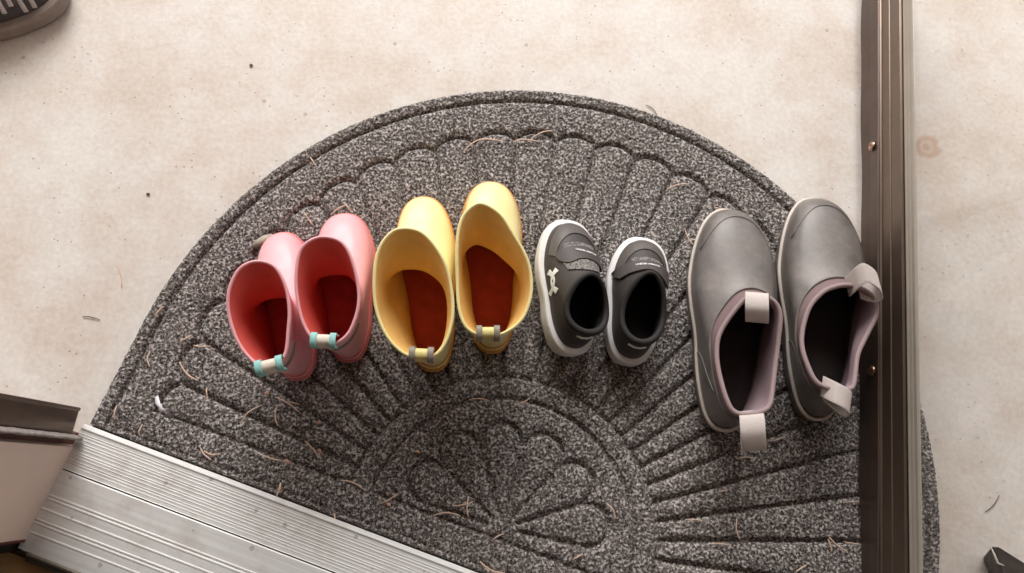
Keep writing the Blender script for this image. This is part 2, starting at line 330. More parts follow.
# ------------------------------------------------------------------ half-round doormat
MA, MB_, MCU, MCV = .463, .4675, .4540, .122
def half_w(v): return MA if v < MCV else MA * math.sqrt(max(0, 1 - ((v - MCV) / MB_) ** 2))
def build_mat():
    e = empty('doormat', MT(MCU, .3)); e.location = (0, 0, 0)
    tag(e, 'dark grey half-round carpet doormat with moulded shell pattern under the row of footwear', 'doormat')
    # groove curves
    pts = []   # (u, v, depth, width)
    def curve(fn, n, dep, wid):
        for i in range(n + 1):
            u, v = fn(i / n); pts.append((u, v, dep, wid))
    def outline(off, t, base=.0):
        a, b = MA - off, MB_ - off; Ls = MCV - base; arc = PI * (a + b) / 2; tot = arc + 2 * Ls; x = t * tot
        if x < Ls: return MCU - a, base + x
        if x > tot - Ls: return MCU + a, base + (tot - x)
        th = PI - (x - Ls) / arc * PI; return MCU + a * math.cos(th), MCV + b * math.sin(th)
    curve(lambda t: outline(.0175, t, .010), 1100, .0060, .0018)
    curve(lambda t: (.012 + t * .878, .010), 450, .003, .002)
    NP = 27; RCU, RCV, RI, RO = .4465, .045, .1455, .1700; BV = .0405
    def scal(t):                       # scalloped border: bumps between cusps
        k = (t - .5) / .03652; f = k - math.floor(k); off = .077 - .017 * math.sqrt(max(0, 1 - (2 * f - 1) ** 2)) ** .9
        return outline(off, t, BV)
    curve(scal, 2400, .0058, .0025)
    for i in [NP * (.5 + k * .03652) for k in range(-13, 14)]:            # rays from the cusps to the ring
        c = outline(.077, i / NP, BV); th = PI * (1 - i / NP); r = (RCU + RO * math.cos(th), max(BV, RCV + RO * math.sin(th)))
        curve(lambda t: (c[0] + (r[0] - c[0]) * t, c[1] + (r[1] - c[1]) * t), 170, .0056, .0028)
    for R, d in ((RI, .0050), (RO, .0046)):
        curve(lambda t: (RCU + R * math.cos(PI * t), RCV + R * math.sin(PI * t)), 420, d, .0024)
    for s in (-1, 1):
        curve(lambda t: (RCU + s * (RO + t * (MA - .077 - RO)), BV), 200, .0036, .0022)
    curve(lambda t: (RCU - RI + t * 2 * RI, BV), 240, .0034, .0022)
    FC = (RCU, .052); NF = 6                     # inner fan
    def fan(t):
        k = t * NF; f = k - math.floor(k); a = math.radians(8.5 + 29 * k); q = .080 + .036 * math.sqrt(max(0, 1 - (2 * f - 1) ** 2)) ** .8
        return FC[0] + q * math.cos(a), FC[1] + q * math.sin(a) * .96
    curve(fan, 900, .0052, .0028)
    for k in range(NF + 1):
        a0 = math.radians(8.5 + k * 29)
        curve(lambda t: (FC[0] + (.018 + t * .062) * math.cos(a0), FC[1] + (.018 + t * .062) * math.sin(a0) * .96), 80, .0046, .0026)
    kd = KDTree(len(pts))
    for i, p in enumerate(pts): kd.insert((p[0], p[1], 0), i)
    kd.balance()
    st = .0017; nu = int(2 * MA / st) + 3; nv = int((MCV + MB_ - .004) / st) + 3
    us = MCU - MA - st + np.arange(nu) * st; vs_ = .004 + np.arange(nv) * st
    inside = np.zeros((nv, nu), bool)
    for j, v in enumerate(vs_):
        hw = half_w(v) if v <= MCV + MB_ else -1
        inside[j] = np.abs(us - MCU) <= hw
    cell = inside[:-1, :-1] | inside[1:, :-1] | inside[:-1, 1:] | inside[1:, 1:]
    used = np.zeros((nv, nu), bool)
    used[:-1, :-1] |= cell; used[1:, :-1] |= cell; used[:-1, 1:] |= cell; used[1:, 1:] |= cell
    idx = -np.ones((nv, nu), int); verts = []
    jit = rng.normal(0, 1, (nv, nu)); j2 = rng.normal(0, 1, (nv, nu, 2)); c = 0
    for j in range(nv):
        for i in range(nu):
            if not used[j, i]: continue
            u, v = us[i], vs_[j]; du, dv = u - MCU, v - MCV
            if dv <= 0:
                dist = MA - abs(du)
                if dist < 0: u = MCU + math.copysign(MA, du); dist = 0
            else:
                q = math.hypot(du / MA, dv / MB_); dist = (1 - q) * MA
                if q > 1: u = MCU + du / q; v = MCV + dv / q; dist = 0
            dist = min(dist, v - .004 + .0006)
            _, k, dk = kd.find((u, v, 0)); P = pts[k]
            z = .0105 - P[2] * math.exp(-(dk / P[3]) ** 2) + .0012 * (1 - math.exp(-(dk / .010) ** 2))
            ed = max(0, 1 - dist / .0045); z -= .0065 * ed ** 2
            z += .00055 * jit[j, i]
            p = MT(u + j2[j, i, 0] * .00025, v + j2[j, i, 1] * .00025, z); verts.append(p); idx[j, i] = c; c += 1
    fs = [(idx[j, i], idx[j, i + 1], idx[j + 1, i + 1], idx[j + 1, i]) for j in range(nv - 1) for i in range(nu - 1) if cell[j, i]]
    fs = [tuple(int(a) for a in f) for f in fs]
    me = bpy.data.meshes.new('carpet_surface'); me.from_pydata([tuple(v) for v in verts], [], fs)
    me.polygons.foreach_set('use_smooth', [True] * len(fs)); me.materials.append(M['carpet'])
    o = bpy.data.objects.new('carpet_surface', me); COL.objects.link(o); o.parent = e
    # rubber backing with a crinkled lip along the straight edge
    ring = []
    for i in range(200):
        ring.append(outline(.0015, i / 199, .004))
    base = [(MCU + MA - .0015 - (2 * MA - .003) * i / 160, -.0015 + .0012 * math.sin(i * 1.7) * math.cos(i * .61)) for i in range(1, 160)]
    ring += base; n = len(ring)
    vv = [MT(u, v, .0005) for u, v in ring] + [MT(u, v, .0038 + .0012 * random.random()) for u, v in ring]
    ff = [tuple(range(n)), tuple(range(n, 2 * n))] + [(i, (i + 1) % n, n + (i + 1) % n, n + i) for i in range(n)]
    mesh_obj('rubber_backing', vv, ff, M['backing'], e)
build_mat()
MATZ = .0118

# ------------------------------------------------------------------ footwear core: loft from sole outline to rim outline
def resample(poly, n):
    """closed polyline -> n points by arc length on each side between front-most (max x) and back-most; Catmull-Rom smoothed."""
    P = np.array(poly, float); m = len(P); out = []
    for i in range(m):
        p0, p1, p2, p3 = P[i - 1], P[i], P[(i + 1) % m], P[(i + 2) % m]
        for k in range(12):
            t = k / 12; out.append(.5 * ((2 * p1) + (-p0 + p2) * t + (2 * p0 - 5 * p1 + 4 * p2 - p3) * t * t + (-p0 + 3 * p1 - 3 * p2 + p3) * t ** 3))
    P = np.array(out)
    for _ in range(3): P = (np.roll(P, 1, 0) + 2 * P + np.roll(P, -1, 0)) / 4
    ar = np.sum(P[:, 0] * np.roll(P[:, 1], -1) - np.roll(P[:, 0], -1) * P[:, 1])
    if ar < 0: P = P[::-1]
    i0 = int(np.argmax(P[:, 0])); P = np.roll(P, -i0, 0); ib = int(np.argmin(P[:, 0]))
    A = P[:ib + 1]; B = np.vstack([P[ib:], P[:1]])
    def rs(Q, k):
        d = np.r_[0, np.cumsum(np.linalg.norm(np.diff(Q, axis=0), axis=1))]; t = np.linspace(0, d[-1], k + 1)[:-1]
        return np.c_[np.interp(t, d, Q[:, 0]), np.interp(t, d, Q[:, 1])]
    return np.vstack([rs(A, n // 2), rs(B, n // 2)])
def foot_outline(L, wf, wh, skew=0.0, sq=.86, tp=.92):
    """sole outline, heel at x=0, toe at x=L; skew>0 bends toe to +y."""
    pts = []
    for i in range(48):
        th = 2 * PI * i / 48; c, s = math.cos(th), math.sin(th); t = .5 + .5 * math.copysign(abs(c) ** tp, c)
        w = wh + (wf - wh) * min(1, max(0, (t - .15) / .5)) ** 1.0
        w *= 1 - .10 * math.exp(-((t - .38) / .13) ** 2)
        y = math.copysign(abs(s) ** sq, s) * w / 2 + skew * (t - .35) ** 2 * L
        pts.append((t * L, y))
    return pts
NS = 72
def loft(Fo, Ri, zf, zr, front, back, nring=30, rim_z=None, waist=0.0):
    """front/back: lists of (s, horizontal fraction, height fraction)."""
    F = resample(Fo, NS); R = resample(Ri, NS); V = np.zeros((nring, NS, 3))
    fr = np.array(front); bk = np.array(back)
    for k in range(NS):
        ph = 2 * PI * k / NS; c = (.5 + .5 * math.cos(ph)); c = c ** 1.3
        tz = zr + (rim_z(k / NS) if rim_z else 0)
        for i in range(nring):
            s = i / (nring - 1)
            af, hf = np.interp(s, fr[:, 0], fr[:, 1]), np.interp(s, fr[:, 0], fr[:, 2])
            ab, hb = np.interp(s, bk[:, 0], bk[:, 1]), np.interp(s, bk[:, 0], bk[:, 2])
            a = af * c + ab * (1 - c); h = hf * c + hb * (1 - c)
            V[i, k, :2] = F[k] + (R[k] - F[k]) * a; V[i, k, 2] = zf + (tz - zf) * h
    for i in range(nring):
        if waist:
            hh = (V[i, :, 2].mean() - zf) / (zr - zf); w = 1 - waist * math.sin(PI * min(1, max(0, hh))) ** 1.2; m = V[i, :, 1].mean()
            V[i, :, 1] = m + (V[i, :, 1] - m) * w
    for _ in range(3):   # smooth profile interiors
        V[1:-1] = (V[:-2] + 2 * V[1:-1] + V[2:]) / 4
    for _ in range(4):
        V[2:-2] = (np.roll(V[2:-2], 1, 1) + 2 * V[2:-2] + np.roll(V[2:-2], -1, 1)) / 4
    return V
def grid_normals(V):
    du = np.roll(V, -1, 1) - np.roll(V, 1, 1); dv = np.gradient(V, axis=0); n = np.cross(du, dv)
    n /= np.maximum(1e-9, np.linalg.norm(n, axis=2, keepdims=True)); c = V.mean(axis=(0, 1))
    mid = len(V) // 2
    if np.sum((V[mid] - V[mid].mean(axis=0)) * n[mid]) < 0: n = -n
    return n
def grid_mesh(name, V, mat, parent, cap0=False, cap1=False, sub=0, solid=None):
    r, n, _ = V.shape; vs = V.reshape(-1, 3); fs = []
    for i in range(r - 1):
        for k in range(n): fs.append((i * n + k, i * n + (k + 1) % n, (i + 1) * n + (k + 1) % n, (i + 1) * n + k))
    if cap0: fs.append(tuple(range(n)))
    if cap1: fs.append(tuple(range((r - 1) * n, r * n)))
    o = mesh_obj(name, vs, fs, mat, parent, True)
    if sub: m = o.modifiers.new('sub', 'SUBSURF'); m.levels = m.render_levels = sub
    return o
def bvh_of(V):
    r, n, _ = V.shape; vs = [Vector(p) for p in V.reshape(-1, 3)]
    fs = [(i * n + k, i * n + (k + 1) % n, (i + 1) * n + (k + 1) % n, (i + 1) * n + k) for i in range(r - 1) for k in range(n)]
    return BVHTree.FromPolygons(vs, fs)
def drape(name, poly, bv, frame, off, thick, mat, parent, step=.0022, smooth=True):
    """poly (2-D, closed) lies in a plane given by frame=(origin, ex, ey, dir); project on the shell; raised patch."""
    O, ex, ey, dr_ = [Vector(a) for a in frame]; P = np.array(poly)
    bm = bmesh.new(); vs = [bm.verts.new((p[0], p[1], 0)) for p in P]; bm.faces.new(vs)
    for ax in (0, 1):
        lo, hi = P[:, ax].min(), P[:, ax].max(); x = lo + step
        while x < hi:
            nrm = Vector((1, 0, 0)) if ax == 0 else Vector((0, 1, 0))
            bmesh.ops.bisect_plane(bm, geom=bm.verts[:] + bm.edges[:] + bm.faces[:], plane_co=nrm * x, plane_no=nrm, dist=1e-7); x += step
    bmesh.ops.remove_doubles(bm, verts=bm.verts, dist=1e-6)
    bmesh.ops.dissolve_degenerate(bm, edges=bm.edges, dist=1e-6); bm.verts.index_update()
    lo_, hi_ = [], []
    for v in bm.verts:
        q = O + ex * v.co.x + ey * v.co.y; loc, nn, _, _ = bv.ray_cast(q - dr_ * .2, dr_)
        if loc is None:
            loc, nn, _, _ = bv.find_nearest(q)
        if nn.dot(dr_) > 0: nn = -nn
        lo_.append(loc - nn * .0004); hi_.append(loc + nn * (off + thick))
    n = len(lo_); fs = []
    up_first = ex.cross(ey).dot(-dr_) > 0
    for f in bm.faces:
        ix = [v.index for v in f.verts]; ix = ix if (f.normal.z > 0) == up_first else ix[::-1]
        fs.append(tuple(a + n for a in ix)); fs.append(tuple(ix[::-1]))
    for e_ in bm.edges:
        if len(e_.link_faces) == 1: a, b = e_.verts[0].index, e_.verts[1].index; fs.append((a, b, b + n, a + n))
    bm.free(); o = mesh_obj(name, lo_ + hi_, fs, mat, parent, False)
    o.data.polygons.foreach_set('use_smooth', [smooth] * len(o.data.polygons))
    if smooth:
        try: o.data.set_sharp_from_angle(angle=math.radians(50))
        except Exception: pass
    return o
class Foot:
    """local frame of one shoe: heel at origin, toe along +x, built from two picture-measured ground points"""
    def __init__(s, heel, toe, z):
        s.h = Vector(heel); s.t = Vector(toe); s.h.z = s.t.z = 0; d = s.t - s.h; s.L = d.length; s.a = math.atan2(d.y, d.x)
        s.ex = d.normalized(); s.ey = Vector((-s.ex.y, s.ex.x, 0)); s.z = z
    def loc(s, px, py, z):
        p = at(px, py, z) - s.h; return (p.dot(s.ex), p.dot(s.ey))
    def empty(s, name): return empty(name, (s.h.x, s.h.y, s.z), s.a)
def ribbon(name, pts, wid_dir, width, thick, mat, parent, n=28):
    """flat webbing strip following pts (list of 3-D), width across wid_dir"""
    P = [Vector(p) for p in pts]; out = []
    for i in range(len(P) - 1):
        p0, p1, p2, p3 = P[max(i - 1, 0)], P[i], P[i + 1], P[min(i + 2, len(P) - 1)]
        for k in range(8):
            t = k / 8; out.append(.5 * ((2 * p1) + (-p0 + p2) * t + (2 * p0 - 5 * p1 + 4 * p2 - p3) * t * t + (-p0 + 3 * p1 - 3 * p2 + p3) * t ** 3))
    out.append(P[-1]); wd = Vector(wid_dir).normalized(); vs = []; fs = []; m = len(out); c = 6
    for i, p in enumerate(out):
        for j in range(c + 1): vs.append(p + wd * (width * (j / c - .5)))
    for i in range(m - 1):
        for j in range(c): a = i * (c + 1) + j; fs.append((a, a + 1, a + c + 2, a + c + 1))
    o = mesh_obj(name, vs, fs, mat, parent, True); s = o.modifiers.new('solid', 'SOLIDIFY'); s.thickness = thick; s.offset = 0
    b = o.modifiers.new('bevel', 'BEVEL'); b.width = thick * .3; b.segments = 2; return o

# ------------------------------------------------------------------ rain boots
def rubber(name, col, rough=.28, coat=.0, **kw):
    t = NT(name); f = t.noise(25, 3); c = tuple(min(1, x * 1.06) for x in col[:3]) + (1,); d = tuple(x * .94 for x in col[:3]) + (1,)
    t.set(t.ramp(f, [(.35, d), (.65, c)]), t.ramp(t.noise(60, 4), [(.3, (rough * .85,) * 3), (.7, (rough * 1.25,) * 3)]), **kw); return t.m
PINK = rubber('pink_rubber', (.91, .43, .46, 1), .36, Specular_IOR_Level=.45)
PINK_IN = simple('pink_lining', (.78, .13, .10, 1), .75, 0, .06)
PINK_SOLE = rubber('pink_sole', (.78, .22, .2, 1), .5)
YEL = rubber('yellow_rubber', (.94, .80, .38, 1), .36, Specular_IOR_Level=.45)
YEL_IN = simple('yellow_lining', (.91, .60, .20, 1), .75, 0, .06)
YEL_SOLE = rubber('yellow_sole', (.70, .30, .06, 1), .5)
RED_INSOLE = simple('red_insole', (.55, .075, .05, 1), .85, 0, .15, 80)
TEAL = simple('teal_webbing', srgb(150, 205, 200), .6, 0, .1, 300)
CREAM = simple('cream_webbing', srgb(235, 222, 205), .6, 0, .06, 300)
GREYB = simple('grey_webbing', srgb(140, 132, 120), .5, 0, .1, 300)
YCREAM = simple('yellow_webbing', srgb(232, 214, 140), .5, 0, .06, 300)

def rain_boot(name, label, group, heel, toe, rim_px, H, wf, wh, mats, tabpx, skew=0.0, strip=False):
    outer, lining, solem, insm, tab_mid, tab_end = mats
    z0 = MATZ; F = Foot(at(*heel, .015), at(*toe, .03), z0); e = F.empty(name); tag(e, label, 'rain boot', group)
    rim = [F.loc(x, y, H) for x, y in rim_px]; h = H - z0; sole = foot_outline(F.L, wf, wh, skew, .74, .76)
    zs = .011
    # sole with heel block and rounded edge
    S0 = resample(sole, NS); cen = np.array([F.L * .5, 0])
    lay = [(.95, 0), (1.03, .0008), (1.045, .004), (1.045, zs - .003), (1.03, zs)]
    SV = np.array([[[*(cen + (p - cen) * [1 + (k - 1) * .6, k]), z] for p in S0] for k, z in lay]); grid_mesh('sole', SV, solem, e, True, True)
    front = [(0, 0, 0), (.08, -.05, .06), (.15, -.02, .13), (.22, .08, .20), (.30, .28, .26), (.39, .56, .31), (.48, .86, .36), (.57, 1.12, .42), (.66, 1.30, .50), (.75, 1.33, .62), (.85, 1.22, .77), (.93, 1.10, .89), (1, 1, 1)]
    back = [(0, 0, 0), (.12, -.10, .08), (.3, .05, .24), (.5, .45, .46), (.7, .75, .68), (.85, .95, .85), (1, 1, 1)]
    dz = lambda t: .006 * math.cos(2 * PI * t)
    V = loft(sole, rim, zs - .001, h, front, back, 34, dz, .12); N = grid_normals(V); T = .0032
    # one closed skin: outside, rolled rim, and a short turn inside
    N2 = N.copy(); roll = []
    top = V[-1]; nin = -N[-1].copy(); nin[:, 2] = 0; nin /= np.linalg.norm(nin, axis=1, keepdims=True)
    for a in (25, 70, 110, 155, 180):
        r = math.radians(a); roll.append(top + nin * (T * .5 * (1 - math.cos(r))) + np.array([0, 0, 1]) * (T * .5 * math.sin(r)))
    Vo = np.concatenate([V, np.array(roll)]); shell = grid_mesh('boot_shell', Vo, outer, e)
    Vi = V - N * T; Vi[-1] = top + nin * T; Vi[-2] = V[-2] + nin * T
    Vi = Vi[3:]; Vi[:, :, 2] = np.maximum(Vi[:, :, 2], zs + .003)
    grid_mesh('lining', Vi[::-1], lining, e)
    # insole
    I = resample([(x * .95 + F.L * .025, y * .92) for x, y in sole], NS); c2 = I.mean(axis=0)
    IV = np.array([[[*(c2 + (p - c2) * k), zs + z] for p in I] for k, z in ((1, .002), (.99, .0042), (.9, .005), (.5, .0046), (.05, .0044))]); grid_mesh('insole', IV, insm, e, False, True)
    # foxing seam line around the foot
    seam = V[3] + N[3] * .0006; tube('foxing_band', seam, .0011, solem, e, 6, True)
    # tab folded over the rim at the back
    bv = bvh_of(V)
    A = Vector((*F.loc(*tabpx[0], H), h + .001)); B = Vector((*F.loc(*tabpx[1], H), h + .001)); D = (B - A); w = D.length; D.normalize()
    C = (A + B) / 2; out = Vector((D.y, -D.x, 0))
    if out.x > 0: out = -out
    def fold(nm, c0, wid, r, mat, par):
        pr = [(-.0052, -.011), (-.0048, -.004), (-.0040, 0.0005)] + [(.0 + r * math.cos(PI - k * PI / 8), .0012 + r * .8 * math.sin(k * PI / 8)) for k in range(9)] + [(.0040, -.003), (.0044, -.012)]
        vs = []; m = len(pr); nn = 6
        for j in range(nn + 1):
            b = c0 + D * wid * (j / nn - .5)
            for a, zz in pr: vs.append(b + out * a * (r / .0040) + Vector((0, 0, zz)))
        fs = [(j * m + i, j * m + i + 1, (j + 1) * m + i + 1, (j + 1) * m + i) for j in range(nn) for i in range(m - 1)]
        o = mesh_obj(nm, vs, fs, mat, par, True); s = o.modifiers.new('solid', 'SOLIDIFY'); s.thickness = .0012; s.offset = 0; return o
    tb = fold('pull_tab', C, w * .56, .0044, tab_mid, e); tb['label'] = 'pale centre of the webbing tab'
    for sgn in (-1, 1):
        o = fold('tab_edge', C + D * sgn * w * .37, w * .24, .0052, tab_end, tb); o['label'] = 'darker end of the webbing tab'
    if strip:   # narrow strap running round the heel under the rim
        ks = [k for k in range(NS)]
        row = int(len(V) * .80); kk = list(range(int(NS * .50), int(NS * .66)))
        P = [Vector(V[row, k] + N[row, k] * .0012) for k in kk]; vs = []; fs = []
        for p in P: vs += [p - Vector((0, 0, .0035)), p + Vector((0, 0, .0035))]
        for i in range(len(P) - 1): fs.append((2 * i, 2 * i + 1, 2 * i + 3, 2 * i + 2))
        o = mesh_obj('heel_strap', vs, fs, GREYB, e, True); s = o.modifiers.new('solid', 'SOLIDIFY'); s.thickness = .0014
    return e
PINK_INSOLE = simple('rose_red_insole', (.80, .13, .13, 1), .85, 0, .12, 80)
PM = (PINK, PINK_IN, PINK_SOLE, PINK_INSOLE, CREAM, TEAL); YM = (YEL, YEL_IN, YEL_SOLE, RED_INSOLE, YCREAM, GREYB)
rain_boot('rain_boot', 'pink rubber rain boot, outermost of the row, farthest from the yellow boots', 'pair of pink rain boots', (300, 379), (281, 235),
    [(258.2, 261.6), (276.3, 266.4), (287.3, 284.5), (291.0, 308.6), (289, 330.7), (286.3, 351), (279, 363), (266, 369), (252, 363), (238, 347), (229.3, 324.7), (226.9, 302.6), (231, 284.5), (241.3, 268.4)],
    .142, .063, .050, PM, ((256, 369), (284, 362)), 0, True)
rain_boot('rain_boot', 'pink rubber rain boot standing right against the yellow boots', 'pair of pink rain boots', (350, 361), (344, 216),
    [(326.5, 237.5), (342.6, 242.3), (352.6, 256.4), (359.5, 282.5), (359.5, 306.6), (350.6, 330.7), (338.6, 342), (324.5, 345.8), (310.4, 338.7), (300.0, 320.7), (295.0, 294.5), (295.4, 270.4), (300.4, 250.4), (312.5, 240.3)],
    .142, .068, .052, PM, ((311, 340), (337, 341)), 0, True)
rain_boot('rain_boot', 'yellow rubber rain boot next to the pink boots, set lower in the row', 'pair of yellow rain boots', (434, 370), (422, 199),
    [(401.3, 229.3), (420, 231.9), (435, 245), (448.2, 267.6), (454, 297.6), (453.6, 320), (447.5, 340.7), (436.9, 354.6), (420, 358.4), (401.3, 353), (384.4, 335), (374.3, 308.8), (372.8, 278.8), (376.9, 252.6), (388, 235.7)],
    .140, .070, .055, YM, ((409, 354), (434, 355)))
rain_boot('rain_boot', 'yellow rubber rain boot beside the black and white sneakers', 'pair of yellow rain boots', (492, 352), (490, 184),
    [(482, 204.5), (500.7, 215), (513.8, 233.8), (528.9, 260), (533.4, 286.3), (528.9, 308.8), (519.5, 323.8), (500.7, 335), (480, 335.8), (464, 325.7), (457.0, 305), (455.6, 275), (455.4, 245), (459.4, 222.5), (468.8, 209.4)],
    .140, .073, .057, YM, ((476, 333), (500, 333)))

# ------------------------------------------------------------------ grey slip-on ankle boots
GREY = rubber('taupe_rubber', srgb(112, 103, 100), .36)
def grey_rubber():
    t = NT('dusty_taupe_rubber'); d = t.noise(22, 6, .7)
    t.set(t.ramp(d, [(.35, srgb(100, 93, 89)), (.55, srgb(124, 116, 112)), (.72, srgb(148, 139, 132))]), t.ramp(d, [(.3, (.3,) * 3), (.7, (.52,) * 3)]))
    t.bump(t.noise(400, 2), .0002, .4); return t.m
GREY = grey_rubber()
NEO = simple('mauve_neoprene', srgb(128, 106, 106), .8, 0, .06, 300, .0004, 900)
BIND = simple('mauve_binding', srgb(158, 136, 136), .7, 0, .06, 300)
LIN = simple('mauve_lining', srgb(150, 128, 132), .85, 0, .05, 300)
DKIN = simple('dark_insole', srgb(44, 34, 34), .9, 0, .1)
LOOP = simple('pale_grey_webbing', srgb(204, 192, 186), .7, 0, .05, 500, .0004, 900)
PIPE = simple('pale_sole_line', srgb(214, 202, 192), .5)
def ankle_boot(name, label, heel, toe, rim_px, H, wf, wh, skew, loops, dzf):
    z0 = MATZ; F = Foot(at(*heel, .015), at(*toe, .03), z0); e = F.empty(name); tag(e, label, 'ankle boot', 'pair of grey slip-on ankle boots')
    rim = [F.loc(x, y, H) for x, y in rim_px]; h = H - z0; sole = foot_outline(F.L, wf, wh, skew, .80); zs = .018
    S0 = resample(sole, NS); cen = np.array([F.L * .5, 0])
    lay = [(.95, 0), (1.0, .001), (1.01, .004), (1.01, zs - .002), (1.0, zs)]
    SV = np.array([[[*(cen + (p - cen) * [1 + (k - 1) * .6, k]), z] for p in S0] for k, z in lay]); grid_mesh('sole', SV, GREY, e, True, True)
    pl = S0 * 1.0; pl = cen + (pl - cen) * [1.006, 1.02]
    tube('sole_piping', [(p[0], p[1], zs) for p in pl], .0022, PIPE, e, 6, True)['label'] = 'pale line around the edge of the sole'
    front = [(0, 0, 0), (.07, -.02, .10), (.14, .01, .24), (.21, .07, .36), (.29, .17, .45), (.38, .32, .52), (.48, .50, .58), (.58, .68, .64), (.68, .83, .71), (.78, .94, .80), (.88, .99, .90), (1, 1, 1)]
    back = [(0, 0, 0), (.12, -.06, .10), (.3, .05, .28), (.5, .35, .48), (.7, .72, .70), (.85, .95, .86), (1, 1, 1)]
    V = loft(sole, rim, zs - .002, h, front, back, 40, dzf); N = grid_normals(V); T = .0045
    cut = 30
    grid_mesh('rubber_upper', np.concatenate([V[:cut] , V[cut - 1:cut] + 0 * V[:1]]), GREY, e)
    Vn = V[cut - 2:] - N[cut - 2:] * .0012; grid_mesh('neoprene_collar', Vn, NEO, e)
    tube('rubber_edge', V[cut - 1] - N[cut - 1] * .0004, .0014, GREY, e, 6, True)
    tube('rim_binding', V[-1] - N[-1] * .002, .0026, BIND, e, 10, True)
    Vi = V - N * T; Vi = Vi[4:]; Vi[:, :, 2] = np.maximum(Vi[:, :, 2], zs + .004); grid_mesh('lining', Vi[::-1], LIN, e)
    I = resample([(x * .92 + F.L * .04, y * .86) for x, y in sole], NS); c2 = I.mean(axis=0)
    IV = np.array([[[*(c2 + (p - c2) * k), zs + z] for p in I] for k, z in ((1, .002), (.98, .005), (.6, .0055), (.05, .0055))]); grid_mesh('insole', IV, DKIN, e, False, True)
    bv = bvh_of(V)
    # raised toe cap edge: an arc over the toe
    arc = []
    for i in range(41):
        t = -1 + 2 * i / 40; x = F.L * (.935 - .17 * abs(t) ** 2.4); y = t * wf * .40
        p = bv.ray_cast(Vector((x, y + skew * (.93 - .35) ** 2 * F.L, .3)), Vector((0, 0, -1)))[0]
        if p: arc.append(p)
    if len(arc) > 4: tube('toe_cap_seam', arc, .0011, GREY, e, 6)
    # heel counter seam
    for sg in (1, -1):
        ln = []
        for i in range(20):
            t = i / 19; row = int(2 + t * 24); kf = NS * (.5 - sg * (.16 - .07 * t ** 2)); k = int(kf) % NS; q = kf - int(kf); rf = 2 + t * 24; qr = rf - int(rf)
            pa = V[row, k] * (1 - q) + V[row, k + 1] * q; pb = V[row + 1, k] * (1 - q) + V[row + 1, k + 1] * q; ln.append(Vector(pa * (1 - qr) + pb * qr + N[row, k] * .0003))
        tube('heel_seam', ln, .0010, GREY, e, 6)
    for lp in loops:
        P = [Vector((*F.loc(x, y, z), z - z0)) for x, y, z in lp['pts']]; wd = Vector((*F.loc(*lp['w'][1], H), 0)) - Vector((*F.loc(*lp['w'][0], H), 0))
        ribbon('pull_loop', P, wd, lp['width'], .0014, LOOP, e)
    return e
ankle_boot('ankle_boot', 'grey slip-on ankle boot nearer the black sneakers, loops flopped over the rim', (720, 431), (736, 212),
    [(736, 305.5), (747.8, 296), (764, 296), (776, 303), (781.7, 317), (781, 340), (779.8, 355), (774.6, 392.6), (769, 409), (754.8, 415.3), (736, 416), (726.5, 406.8), (719.5, 383), (716, 355), (719.5, 331)],
    .092, .100, .074, .06,
    [dict(pts=[(760, 299, .088), (759, 297, .096), (757, 293, .104), (757, 297, .112), (757, 308, .114), (757, 319, .106), (757, 322, .100), (757, 316, .095), (757, 308, .090), (758, 302, .086)], w=((745, 305), (769, 307)), width=.025),
     dict(pts=[(750, 411, .086), (751, 414, .094), (752, 418, .102), (753, 432, .104), (754, 446, .096), (754, 450, .088), (753, 444, .082), (752, 432, .080), (751, 420, .082)], w=((740, 415), (765, 413)), width=.026)],
    lambda t: .004 * math.cos(4 * PI * t))
ankle_boot('ankle_boot', 'grey slip-on ankle boot touching the open glass door, rim gaping', (811, 420), (822, 201),
    [(820.8, 291.3), (832, 286), (844.4, 284), (862, 288), (875, 298.7), (878.8, 315), (870, 336), (860.9, 355), (856, 378.5), (851.4, 390), (835, 392), (816, 385.6), (806.7, 369), (801, 340.8), (808, 307.8)],
    .092, .098, .074, .06,
    [dict(pts=[(847, 287, .086), (852, 283, .096), (858, 277, .106), (866, 273, .112), (876, 279, .112), (880, 287, .106), (877, 292, .098), (868, 292, .092), (858, 289, .088)], w=((862, 268), (868, 292)), width=.022),
     dict(pts=[(822, 386, .087), (828, 389, .095), (836, 393, .102), (845, 398, .102), (850, 403, .096), (847, 407, .089), (838, 402, .085), (830, 395, .085), (824, 389, .086)], w=((845, 390), (842, 412)), width=.022)],
    lambda t: .004 * math.cos(4 * PI * t))

# ------------------------------------------------------------------ sneakers
BLK = simple('black_synthetic', srgb(62, 55, 53), .55, 0, .12, 200, .0002, 900)
BLK_IN = simple('black_lining', srgb(22, 18, 18), .9, 0, .1, 200)
COLLAR = simple('padded_collar', srgb(34, 29, 28), .7, 0, .1, 300, .0003, 900)
STRAP = simple('charcoal_strap', srgb(78, 70, 68), .6, 0, .08, 200)
CAPM = simple('charcoal_toe_overlay', srgb(92, 84, 80), .5, 0, .08, 200)
MIDW = simple('white_foam', srgb(236, 232, 230), .55, 0, .03, 80)
LOGO = simple('white_print', srgb(244, 242, 240), .6, 0, .01)
def mesh_mat():
    t = NT('grey_knit_tongue'); vo = t.n('ShaderNodeTexVoronoi'); vo.inputs['Scale'].default_value = 520; t.l(t.co, vo.inputs['Vector'])
    t.set(t.ramp(vo.outputs['Distance'], [(.25, srgb(30, 27, 27)), (.6, srgb(140, 134, 130))]), .8); return t.m
KNIT = mesh_mat()
